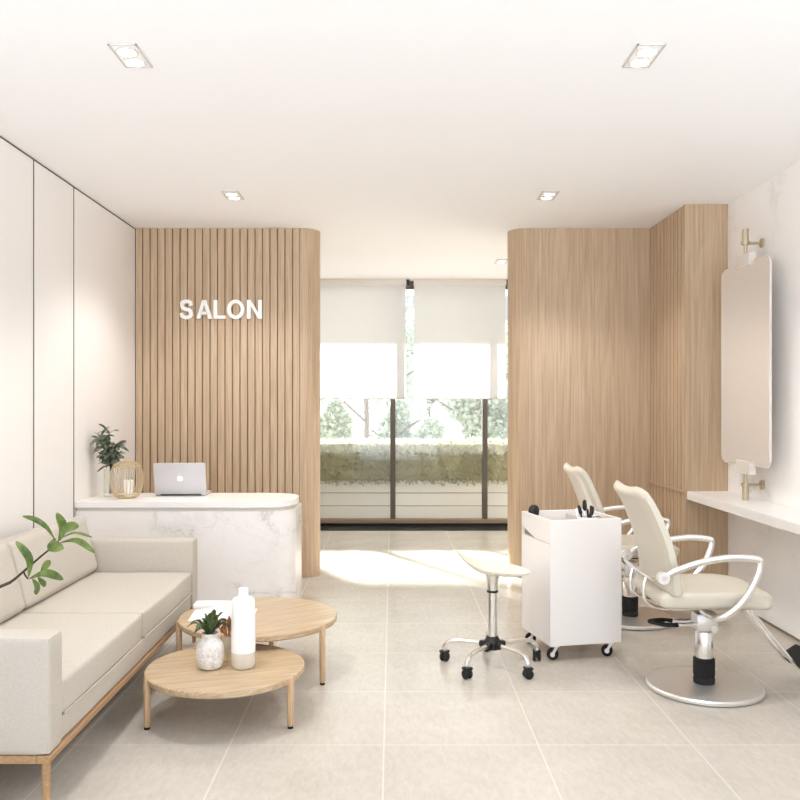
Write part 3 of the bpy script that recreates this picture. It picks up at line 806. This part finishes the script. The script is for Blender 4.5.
# ------------------------------------------------------------------ foreground branch in a floor vase
def branch():
    yb = 2.36; t = thing('floor_vase_plant', 'green leafed branch leaning in from the left over the sofa', 'plant', (-1.62, yb - 0.12, 0))
    P = lambda px, py, dy=0.0: Vector(((px - CX) * (yb + dy) / F, yb + dy, H0 - (py - CY) * (yb + dy) / F)) - Vector((-1.62, yb - 0.12, 0))
    bm = B()
    pr = spline([(0.0, 0, 0.002), (0.10, 0, 0.002), (0.14, 0, 0.12), (0.15, 0, 0.27), (0.11, 0, 0.42), (0.055, 0, 0.50), (0.06, 0, 0.56)], 5)
    add_lathe(bm, [(max(0, q.x), q.z) for q in pr] + [(0.052, 0.56), (0.045, 0.50), (0.0, 0.46)], seg=36); obj('vase', bm, M['pot'], t)
    bm = B()
    c = spline([Vector((0.0, 0, 0.465)), Vector((0.10, 0.03, 0.66)), Vector((0.3, 0.09, 0.80)), P(0, 586.7), P(12, 581), P(23, 572), P(39, 558), P(50, 549), P(57, 543)], 5)
    add_tube(bm, c, [0.0062 - 0.0042 * i / len(c) for i in range(len(c))], 8)
    add_tube(bm, spline([P(23.6, 571), P(25, 575), P(28, 579)], 3), 0.0028, 6)
    obj('stem', bm, M['stem'], t)
    k = yb / F
    LV = [
        ([(55, 540, 0), (47, 528, -.03), (36, 520, -.04), (22, 516, -.03)], 6, (0.4, -1, 0.5)),
        ([(58, 542, 0), (63, 527, .02), (56.5, 512.5, .0)], 9.5, (0.4, -1, 0.1)),
        ([(59, 541, 0), (67, 529, -.05), (79, 527, -.08)], 12.5, (0.2, -1, 0.5)),
        ([(62, 538, 0), (75, 533.5, .04), (92.5, 537.5, .06)], 5.5, (0, -0.6, 1)),
        ([(59, 543, 0), (77, 541, -.04), (95, 553, -.05)], 7.5, (0.3, -0.8, 0.7)),
        ([(55, 538, -.01), (53, 546, -.05), (64, 548.5, -.07)], 13, (0, -1, 0.5)),
        ([(28.5, 578, 0), (29, 558, -.02), (15.5, 541, -.03)], 8.5, (0.5, -1, 0.1)),
        ([(40, 576, 0), (46, 567, .02), (50, 560, .03)], 10, (-0.3, -1, 0.2)),
        ([(28.5, 579, 0), (46, 573.5, -.04), (63.5, 580, -.06)], 9.5, (0, -0.9, 0.7)),
        ([(32, 578.5, 0), (38, 587, -.04), (36.5, 595, -.06)], 9, (-0.3, -1, 0.2)),
        ([(38, 577, 0), (43, 582, .02), (42, 586, .03)], 9, (0, -1, 0.2)),
    ]
    for pts, w, nr in LV:
        bm = B(); add_leaf(bm, [P(*q) for q in pts], w * k * 0.88, nrm=nr, seg=12, cup=0.3, peak=0.6); obj('leaf', bm, M['leaf_branch'], t, angle=80)
branch()

# ------------------------------------------------------------------ styling chair
def styling_chair():
    t = thing('styling_chair', 'nearer cream salon chair facing the marble wall, in front of the trolley', 'chair', (1.545, 4.11, 0), 0, 'cream salon chairs')
    # base plate
    bm = B(); add_lathe(bm, [(0, 0.0), (0.268, 0.0), (0.278, 0.006), (0.278, 0.018), (0.270, 0.025), (0.10, 0.027), (0, 0.027)], seg=72); obj('base_plate', bm, M['satin'], t)
    bm = B(); pr = [(0, 0.026), (0.050, 0.026), (0.052, 0.05), (0.048, 0.058), (0.052, 0.07), (0.052, 0.145), (0.047, 0.152), (0.0, 0.152)]
    add_lathe(bm, pr, seg=32); obj('pump_boot', bm, M['black_rubber'], t)
    bm = B(); add_lathe(bm, [(0, 0.15), (0.042, 0.15), (0.044, 0.16), (0.044, 0.275), (0.040, 0.283), (0.022, 0.285), (0.022, 0.41), (0, 0.41)], seg=32); obj('column', bm, M['chrome'], t)
    bm = B(); add_box(bm, (-0.05, -0.045, 0.288), (0.055, 0.045, 0.375), 0.008, 2); m = obj('mechanism', bm, M['satin'], t)
    bm = B(); add_cyl(bm, (0.03, -0.046, 0.305), (0.03, -0.058, 0.305), 0.018, seg=20); obj('bolt', bm, M['chrome'], m)
    bm = B(); add_box(bm, (-0.09, -0.10, 0.412), (0.09, 0.10, 0.446), 0.006, 1); obj('seat_plate', bm, M['black'], t)
    # pump lever: two chrome bars joined by a black grip
    bm = B()
    for y in (-0.035, 0.03): add_tube(bm, [(-0.04, y, 0.325), (-0.15, y * 1.2, 0.322), (-0.18, y * 1.3, 0.322)], 0.009, 8)
    pl = obj('pump_lever', bm, M['chrome'], t)
    bm = B(); add_tube(bm, spline([(-0.145, -0.043, 0.322), (-0.20, -0.046, 0.323), (-0.255, -0.012, 0.327), (-0.262, 0.008, 0.328), (-0.20, 0.042, 0.325), (-0.145, 0.036, 0.322)], 5), 0.0135, 10, flat=((0, 0, 1), 0.8)); obj('grip', bm, M['black_rubber'], pl)
    # seat cushion, tapering slightly to the rear
    bm = cushion((-0.285, -0.265, 0.444), (0.262, 0.265, 0.518), 0.028, (0.010, 0.004, 0.006), 14)
    for v in bm.verts:
        u = (v.co.x + 0.285) / 0.547
        v.co.y *= 0.90 + 0.10 * u
        if u > 0.7: v.co.z -= 0.012 * ((u - 0.7) / 0.3) ** 2 * (1 if v.co.z > 0.47 else 0.1)
        if abs(v.co.y) > 0.14 and u > 0.8: v.co.x -= 0.05 * ((abs(v.co.y) - 0.14) / 0.125) ** 2
    obj('seat', bm, M['vinyl'], t)
    # backrest
    spine = spline([(-0.226, 0, 0.512), (-0.238, 0, 0.61), (-0.268, 0, 0.74), (-0.325, 0, 0.88), (-0.368, 0, 0.955), (-0.405, 0, 0.985)], 6)
    nu = 14; nv = len(spine); th = 0.070
    bm = B(); front, back = [], []
    for i, c in enumerate(spine):
        tv = i / (nv - 1)
        tan = (spine[min(i + 1, nv - 1)] - spine[max(i - 1, 0)]).normalized(); nrm = Vector((tan.z, 0, -tan.x))
        wid = 0.262 - 0.02 * tv
        if tv > 0.82: wid -= 0.085 * ((tv - 0.82) / 0.18) ** 2.2
        
        fr, bk = [], []
        for k in range(nu + 1):
            u = -1 + 2 * k / nu; u = math.copysign(abs(u) ** 0.8, u)
            e = (1 - abs(u) ** 7) ** 0.5
            ev = (1 - abs(2 * tv - 1) ** (24 if tv < 0.5 else 10)) ** 0.5
            hth = th / 2 * (0.45 + 0.55 * e) * ((0.7 if tv < 0.5 else 0.4) + (0.3 if tv < 0.5 else 0.6) * ev) * (1.0 - 0.25 * tv)
            curve = 0.022 * (u * u) * (0.4 + 0.6 * tv)
            pt = Vector((c.x, u * wid, c.z)) + nrm * curve
            fr.append(bm.verts.new(pt + nrm * hth)); bk.append(bm.verts.new(pt - nrm * hth))
        front.append(fr); back.append(bk)
    for i in range(nv - 1):
        for k in range(nu):
            bm.faces.new((front[i][k], front[i][k + 1], front[i + 1][k + 1], front[i + 1][k])); bm.faces.new((back[i][k], back[i + 1][k], back[i + 1][k + 1], back[i][k + 1]))
        for k in (0, nu): bm.faces.new((front[i][k], front[i + 1][k], back[i + 1][k], back[i][k]))
    for i in (0, nv - 1):
        for k in range(nu): bm.faces.new((front[i][k], front[i][k + 1], back[i][k + 1], back[i][k]))
    obj('backrest', bm, M['vinyl'], t, angle=60)
    # rear bar and L-shaped rods that carry the back
    bm = B(); add_tube(bm, spline([(-0.30, -0.285, 0.60), (-0.325, -0.2, 0.585), (-0.325, 0.2, 0.585), (-0.30, 0.285, 0.60)], 5), 0.009, 8)
    for y in (-0.12, 0.10):
        add_tube(bm, spline([(-0.32, y, 0.59), (-0.335, y, 0.52), (-0.325, y, 0.46), (-0.26, y, 0.425), (-0.12, y, 0.420)], 5), 0.009, 8)
    obj('back_bracket', bm, M['chrome'], t)
    # arm loops
    for s in (-1, 1):
        y = 0.292 * s; bm = B()
        c = spline([(-0.30, y, 0.605), (-0.23, y, 0.640), (-0.11, y, 0.678), (0.02, y, 0.697), (0.125, y, 0.690), (0.150, y, 0.672), (0.135, y, 0.610), (0.09, y, 0.525), (0.03, y, 0.455), (-0.03, y * 0.93, 0.412), (-0.05, y * 0.7, 0.412), (-0.06, y * 0.5, 0.416)], 6)
        add_tube(bm, c, 0.0165, 10, flat=((0, 1, 0), 0.75)); a = obj('arm', bm, M['chrome'], t)
        bm = B(); add_cyl(bm, (-0.30, y - 0.012 * s, 0.605), (-0.30, y + 0.022 * s, 0.605), 0.027, seg=24); obj('pivot_disc', bm, M['satin'], a)
        bm = B(); add_cyl(bm, (-0.30, y + 0.022 * s, 0.605), (-0.30, y + 0.026 * s, 0.605), 0.012, seg=16); obj('screw', bm, M['chrome'], a)
    # footrest
    bm = B()
    for y in (-0.06, 0.06):
        add_tube(bm, spline([(0.13, y, 0.426), (0.190, y, 0.412), (0.31, y, 0.265), (0.425, y, 0.130), (0.445, y, 0.118)], 5), 0.010, 8)
    add_cyl(bm, (0.40, -0.06, 0.159), (0.40, 0.06, 0.159), 0.007, seg=8)
    f = obj('footrest', bm, M['chrome'], t)
    bm = cushion((-0.045, -0.13, -0.014), (0.060, 0.13, 0.014), 0.012, (0, 0, 0.002), 6)
    bmesh.ops.transform(bm, matrix=Matrix.Translation((0.475, 0, 0.142)) @ Matrix.Rotation(math.radians(-34), 4, 'Y'), verts=bm.verts[:])
    obj('foot_pad', bm, M['black_rubber'], f)
    return t
ch = styling_chair()
c2 = copy_tree(ch); c2.location = (1.555, 5.42, 0)
c2['label'] = 'farther cream salon chair partly hidden behind the white trolley'

# ------------------------------------------------------------------ rolling stool
def stool():
    t = thing('rolling_stool', 'cream saddle stool on a chrome post with five castors, left of the trolley', 'stool', (0.54, 4.46, 0))
    bm = B(); nr, na = 8, 40; top = []; bot = []
    def zf(x, y):
        z = 0.527 + 0.012 * (x * x + y * y) / 0.04
        u = (-x) / 0.19
        if u > 0: z += 0.075 * u ** 2.2
        z -= 0.03 * max(0.0, x / 0.2) + 0.0
        return z
    for i in range(nr + 1):
        r = i / nr; rt, rb = [], []
        for k in range(na):
            a = 2 * PI * k / na; x = 0.200 * r * math.cos(a); y = 0.175 * r * math.sin(a)
            if x < 0: x *= 0.97; y *= 1 - 0.25 * (x / 0.2) ** 2
            z = zf(x, y); e = 0.004 + 0.024 * (1 - r ** 3)
            rt.append(bm.verts.new((x, y, z))); rb.append(bm.verts.new((x * 0.985, y * 0.985, z - e - 0.004)))
        top.append(rt); bot.append(rb)
    for i in range(nr):
        for k in range(na):
            k2 = (k + 1) % na
            if i == 0:
                pass
            bm.faces.new((top[i][k], top[i][k2], top[i + 1][k2], top[i + 1][k])); bm.faces.new((bot[i][k], bot[i + 1][k], bot[i + 1][k2], bot[i][k2]))
    for k in range(na): bm.faces.new((top[nr][k], bot[nr][k], bot[nr][(k + 1) % na], top[nr][(k + 1) % na]))
    bmesh.ops.remove_doubles(bm, verts=bm.verts[:], dist=0.0002)
    obj('seat', bm, M['stool_cream'], t, angle=50)
    bm = B(); add_lathe(bm, [(0, 0.515), (0.050, 0.515), (0.040, 0.490), (0.031, 0.455), (0.028, 0.405), (0, 0.405)], seg=28); obj('seat_neck', bm, M['chrome'], t)
    bm = B(); add_lathe(bm, [(0, 0.395), (0.031, 0.395), (0.031, 0.406), (0, 0.406)], seg=28); obj('collar', bm, M['black'], t)
    bm = B(); add_lathe(bm, [(0, 0.15), (0.025, 0.15), (0.025, 0.396), (0, 0.396)], seg=28); obj('post', bm, M['chrome'], t)
    bm = B(); add_lathe(bm, [(0, 0.092), (0.042, 0.092), (0.046, 0.10), (0.046, 0.132), (0.036, 0.146), (0.029, 0.160), (0, 0.160)], seg=20)
    for k in range(5):
        a = math.radians(90 + 72 * k); Mx = Matrix.Rotation(a, 4, 'Z')
        add_box(bm, (0.03, -0.019, 0.100), (0.072, 0.019, 0.132), 0.008, 2, M=Mx)
    obj('hub', bm, M['black'], t)
    for k in range(5):
        a = math.radians(90 + 72 * k); d = Vector((math.cos(a), math.sin(a), 0)); rr = 0.265
        bm = B(); add_tube(bm, spline([d * 0.06 + Vector((0, 0, 0.117)), d * 0.18 + Vector((0, 0, 0.118)), d * 0.238 + Vector((0, 0, 0.108)), d * rr + Vector((0, 0, 0.078)), d * rr + Vector((0, 0, 0.058))], 5), 0.0125, 10)
        l = obj('leg', bm, M['chrome'], t)
        bm = B(); Mx = Matrix.Translation(d * rr) @ Matrix.Rotation(a + 1.2, 4, 'Z')
        for s in (-1, 1):
            tt = bmesh.new(); add_lathe(tt, [(0, -0.008), (0.020, -0.008), (0.025, -0.004), (0.025, 0.004), (0.020, 0.008), (0, 0.008)], seg=20)
            merge(bm, tt, 0, Mx @ Matrix.Translation((0, s * 0.013, 0.025)) @ Matrix.Rotation(PI / 2, 4, 'X'))
        add_box(bm, (-0.017, -0.006, 0.02), (0.020, 0.006, 0.056), 0.003, 1, M=Mx); add_box(bm, (-0.020, -0.022, 0.046), (0.022, 0.022, 0.060), 0.004, 2, M=Mx)
        obj('castor', bm, M['black'], l)
stool()

# ------------------------------------------------------------------ trolley and its tools
CA = math.atan2(0.09, 0.404)
CART = (1.018, 4.749)
def add_poly_x(bm, poly, xa, xb):
    va = [bm.verts.new((xa, y, z)) for y, z in poly]; vb = [bm.verts.new((xb, y, z)) for y, z in poly]; n = len(poly)
    bm.faces.new(va); bm.faces.new(vb[::-1])
    for k in range(n): bm.faces.new((va[k], va[(k + 1) % n], vb[(k + 1) % n], vb[k]))
def trolley():
    t = thing('trolley', 'white box trolley on castors beside the cream stool, tools in its open top', 'trolley', (CART[0], CART[1], 0), CA)
    w, d = 0.212, 0.209; z0, z1, zt = 0.088, 0.774, 0.630; th = 0.014
    bm = B()
    add_box(bm, (-w, -d, z0), (w, -d + th, z1), 0.003, 2); add_box(bm, (-w, d - th, z0), (w, d, z1), 0.003, 2); add_box(bm, (w - th, -d + th, z0), (w, d - th, z1), 0.003, 2)
    add_box(bm, (-w + 0.016, -d + th, z0), (w - th, d - th, z0 + th)); poly = [(-d + th, 0.645), (d - 0.21, 0.645), (d - th, 0.690), (d - th, z1), (-d + th, z1)]; add_poly_x(bm, poly, -w, -w + th)
    obj('body', bm, M['cart_white'], t, smooth=False)
    bm = B(); add_box(bm, (-w + th, -d + th, zt - 0.012), (w - th, d - th, zt)); add_box(bm, (w - 0.15, -d + th, zt), (w - 0.145, d - th, z1 - 0.02)); obj('tray', bm, M['cart_inner'], t, smooth=False)
    # door on the left face; a wedge-shaped finger pull is cut into the panel above it
    bm = B(); add_box(bm, (-w, -d + 0.004, z0 + 0.001), (-w + 0.015, d - 0.004, 0.642), 0.001, 1); dr = obj('door', bm, M['cart_white'], t, smooth=False)
    bm = B(); add_box(bm, (-w + 0.0155, d - 0.20, 0.640), (-w + 0.020, d - th, 0.700)); obj('finger_pull', bm, M['plinth'], dr, smooth=False, label='dark wedge-shaped finger pull')
    for sx in (-1, 1):
        for sy in (-1, 1):
            x, y = sx * (w - 0.05), sy * (d - 0.05); bm = B()
            Mx = Matrix.Translation((x, y, 0)) @ Matrix.Rotation(-0.45, 4, 'Z')
            tt = bmesh.new(); add_lathe(tt, [(0, -0.011), (0.026, -0.011), (0.032, -0.007), (0.032, 0.007), (0.026, 0.011), (0, 0.011)], seg=24)
            merge(bm, tt, 0, Mx @ Matrix.Translation((-0.012, 0, 0.032)) @ Matrix.Rotation(PI / 2, 4, 'X'))
            c = obj('castor', bm, M['black_rubber'], t)
            bm = B()
            for s in (-1, 1):
                add_cyl(bm, Mx @ Vector((-0.012, s * 0.0112, 0.032)), Mx @ Vector((-0.012, s * 0.0180, 0.032)), 0.013, seg=16)
                add_tube(bm, [Mx @ Vector((-0.012, s * 0.0160, 0.032)), Mx @ Vector((0.012, s * 0.0160, 0.080))], 0.0075, 8, flat=(Mx.to_3x3() @ Vector((0, 1, 0)), 0.3))
            add_box(bm, (-0.024, -0.022, 0.076), (0.026, 0.022, 0.087), 0.002, 1, M=Mx); obj('fork', bm, M['cart_white'], c, label='white castor fork')
trolley()
def on_cart(x, y, z):
    return (CART[0] + x * math.cos(CA) - y * math.sin(CA), CART[1] + x * math.sin(CA) + y * math.cos(CA), z)
def tools():
    zt = 0.630
    cx, cy = 0.065, -0.085
    c = thing('tool_cup', 'white cup holding brushes in the trolley', 'cup', on_cart(cx, cy, zt), CA)
    bm = B(); add_lathe(bm, [(0, 0.001), (0.046, 0.001), (0.048, 0.006), (0.052, 0.140), (0.0485, 0.140), (0.045, 0.010), (0, 0.010)], seg=28); obj('cup', bm, M['bottle_white'], c)
    spec = [  # foot, lean (x, y), length, kind, label
        ((0.004, 0.004), (-0.050, 0.012), 0.200, 'flat', 'black brush leaning left in the white cup'),
        ((0.016, -0.020), (-0.026, -0.004), 0.178, 'stick', 'short black stick leaning left in the white cup, before the left-leaning brush'),
        ((-0.004, 0.012), (0.004, 0.02), 0.222, 'oval', 'tallest brush in the white cup, with a black oval head'),
        ((0.006, -0.012), (0.008, -0.010), 0.196, 'stick', 'upright slim black stick in the white cup, right of the tallest brush'),
        ((0.000, 0.0), (0.038, 0.004), 0.190, 'flat', 'black brush leaning right in the white cup'),
        ((-0.010, 0.012), (0.080, 0.0), 0.205, 'steel', 'thin metal pin leaning farthest right in the white cup'),
        ((-0.020, 0.010), (-0.034, 0.010), 0.180, 'white', 'white spatula at the left edge of the white cup'),
    ]
    for (fx, fy), (lx, ly), L, kind, lab in spec:
        z0 = zt + 0.011
        t = thing('styling_brush' if kind in ('flat', 'oval') else ('metal_pin' if kind == 'steel' else 'tool_stick'), lab, 'brush' if kind in ('flat', 'oval') else 'tool', on_cart(cx + fx, cy + fy, z0), CA, 'tools in the white cup')
        dv = Vector((lx, ly, L)); dv = dv.normalized() * L
        if kind == 'steel':
            bm = B(); add_tube(bm, [(0, 0, 0), dv], [0.0028, 0.0018], 8); obj('shaft', bm, M['chrome'], t)
        elif kind == 'white':
            bm = B(); add_tube(bm, [(0, 0, 0), dv * 0.6, dv * 0.7, dv * 0.97, dv], [0.004, 0.005, 0.010, 0.011, 0.007], 10, flat=((0, 1, 0), 0.35)); obj('blade', bm, M['bottle_white'], t)
        elif kind == 'stick':
            bm = B(); add_tube(bm, [(0, 0, 0), dv * 0.5, dv * 0.97, dv], [0.004, 0.0062, 0.0072, 0.003], 10); obj('handle', bm, M['black'], t)
        else:
            oval = kind == 'oval'
            bm = B(); add_tube(bm, [(0, 0, 0), dv * 0.4, dv * 0.72], [0.0035, 0.005, 0.0045], 8); obj('handle', bm, M['chrome' if oval else 'black'], t)
            bm = B(); w = 0.0125 if oval else 0.0105
            add_tube(bm, [dv * 0.72, dv * 0.78, dv * 0.88, dv * 0.97, dv], [0.005, w, w, w * 0.8, w * 0.3], 12); obj('head', bm, M['black'], t)
    # dark round brush standing in the far corner of the tray
    t = thing('hairbrush', 'round black hairbrush head showing above the rear left rim of the trolley', 'brush', on_cart(-0.156, 0.155, zt), CA)
    bm = B(); add_tube(bm, [(0, 0, 0.0), (0, 0, 0.06), (0, 0, 0.11)], [0.010, 0.012, 0.009], 12); obj('handle', bm, M['black'], t)
    bm = B(); add_lathe(bm, [(0.0, 0.100), (0.018, 0.106), (0.031, 0.130), (0.034, 0.150), (0.029, 0.172), (0.015, 0.184), (0, 0.186)], seg=24, sy=0.55); obj('head', bm, M['black'], t)
    t = thing('hair_comb', 'slim white comb resting across the right-hand compartment of the trolley', 'comb', on_cart(0.125, 0.03, 0.760), CA)
    bm = B(); add_box(bm, (-0.07, -0.010, -0.006), (0.068, 0.002, 0.0), 0.002, 1); obj('spine', bm, M['bottle_white'], t)
    bm = B()
    for k in range(24): add_box(bm, (-0.066 + k * 0.0055, -0.030, -0.005), (-0.0635 + k * 0.0055, -0.010, -0.002))
    obj('teeth', bm, M['black'], t, smooth=False)
tools()

# ------------------------------------------------------------------ counter shelf and mirror
bm = B(); add_box(bm, (2.10, Y0, 0.727), (XR, YP, 0.787), 0.004, 2)
tag(obj('counter_shelf', bm, M['white_gloss'], smooth=False), 'long white counter shelf along the marble wall under the mirror', 'shelf')

def mirror():
    x, y = 2.282, 5.36
    t = thing('mirror', 'tall pivoting mirror with rounded corners on brass posts above the counter shelf', 'mirror', (x, y, 0.787))
    z = lambda v: v - 0.787
    w = 0.335; z0, z1 = z(1.012), z(2.318); r = 0.06; rot = math.radians(2.4)
    def rr(inset):
        pts = []
        for cx, cz, a0 in ((w - r, z1 - r, 0), (-w + r, z1 - r, 90), (-w + r, z0 + r, 180), (w - r, z0 + r, 270)):
            for k in range(9):
                a = math.radians(a0 + 90 * k / 8); pts.append((cx + (r - inset) * math.cos(a), cz + (r - inset) * math.sin(a)))
        return pts
    def slab(inset, xa, xb):
        bm = B(); P = rr(inset); n = len(P)
        A = [bm.verts.new((xa, u, v)) for u, v in P]; C = [bm.verts.new((xb, u, v)) for u, v in P]
        bm.faces.new(A); bm.faces.new(C[::-1])
        for k in range(n): bm.faces.new((A[k], A[(k + 1) % n], C[(k + 1) % n], C[k]))
        bmesh.ops.rotate(bm, verts=bm.verts[:], cent=(0, 0, 0), matrix=Matrix.Rotation(rot, 3, 'Z'))
        return bm
    obj('backing', slab(0.0, -0.006, 0.004), M['bracket'], t, smooth=False)
    obj('mirror_glass', slab(0.004, -0.010, -0.0062), M['mirror'], t, smooth=False)
    for up in (True, False):
        s = 1 if up else -1
        zb = z1 if up else z0
        bm = B(); add_box(bm, (-0.020, -0.10, zb - 0.030 if up else zb - 0.055), (0.026, 0.10, zb + 0.055 if up else zb + 0.030), 0.003, 2)
        # slot: clamp sits around the glass edge
        obj('clamp', bm, M['bracket'], t, smooth=False)
        ring = z(2.446) if up else z(0.883); end = z(2.536) if up else 0.0
        bm = B(); add_cyl(bm, (0, 0, zb + s * 0.05), (0, 0, ring), 0.011, seg=16); add_cyl(bm, (0, 0, ring - 0.010), (0, 0, ring + 0.010), 0.027, seg=24); add_cyl(bm, (0, 0, ring), (0, 0, end), 0.020, seg=20)
        pc = obj('post', bm, M['brass'], t)
        bm = B(); add_cyl(bm, (0, 0, ring), (XR - x - 0.008, 0, ring), 0.0085, seg=12); add_cyl(bm, (XR - x - 0.012, 0, ring), (XR - x - 0.0005, 0, ring), 0.031, seg=24); obj('wall_bracket', bm, M['brass'], pc)
mirror()

# ------------------------------------------------------------------ light and camera
wd = bpy.data.worlds.new('daylight_fill'); SC.world = wd; wd.use_nodes = True
nt = wd.node_tree; bg = nt.nodes['Background']; 
tcw = nt.nodes.new('ShaderNodeTexCoord'); sp = nt.nodes.new('ShaderNodeSeparateXYZ'); nt.links.new(tcw.outputs['Generated'], sp.inputs[0])
mr = nt.nodes.new('ShaderNodeMapRange'); nt.links.new(sp.outputs[1], mr.inputs[0])
for i_, v_ in zip((1, 2, 3, 4), (-0.5, 0.6, 1.75, 0.95)): mr.inputs[i_].default_value = v_
bg.inputs[0].default_value = (0.79, 0.885, 1.0, 1); mz = nt.nodes.new('ShaderNodeMapRange'); nt.links.new(sp.outputs[2], mz.inputs[0])
for i_, v_ in zip((1, 2, 3, 4), (-0.25, 0.1, 3.9, 0.7)): mz.inputs[i_].default_value = v_  # sky made brighter behind and below the view, added as room fill
mm = nt.nodes.new('ShaderNodeMath'); mm.operation = 'MULTIPLY'; nt.links.new(mr.outputs[0], mm.inputs[0]); nt.links.new(mz.outputs[0], mm.inputs[1]); nt.links.new(mm.outputs[0], bg.inputs[1])
su = bpy.data.lights.new('sun', 'SUN'); su.energy = 18.0; su.angle = math.radians(2.6); su.color = (0.98, 0.99, 1.0)
so = link(bpy.data.objects.new('sun', su)); so.location = (-6, 18, 8)
so.rotation_euler = Vector((0.57, -1.0, -0.503)).to_track_quat('-Z', 'Y').to_euler()

cam = bpy.data.cameras.new('camera'); co = link(bpy.data.objects.new('camera', cam))
co.location = (0, 0, H0); co.rotation_euler = (PI / 2, 0, 0)
cam.sensor_width = 36; cam.sensor_fit = 'HORIZONTAL'; cam.lens = 36 * F / 800; cam.shift_x = 8 / 800; cam.shift_y = 5 / 800; cam.clip_start = 0.05
SC.camera = co
SC.view_settings.view_transform = 'Standard'; SC.view_settings.look = 'None'; SC.view_settings.gamma = 1.0; SC.view_settings.use_curve_mapping = False
SC.view_settings.exposure = 0.53
SC.cycles.use_denoising = True
SC.cycles.max_bounces = 14; SC.cycles.diffuse_bounces = 8; SC.cycles.glossy_bounces = 6; SC.cycles.transparent_max_bounces = 16
SC.cycles.sample_clamp_indirect = 8.0; SC.cycles.caustics_reflective = False; SC.cycles.caustics_refractive = False
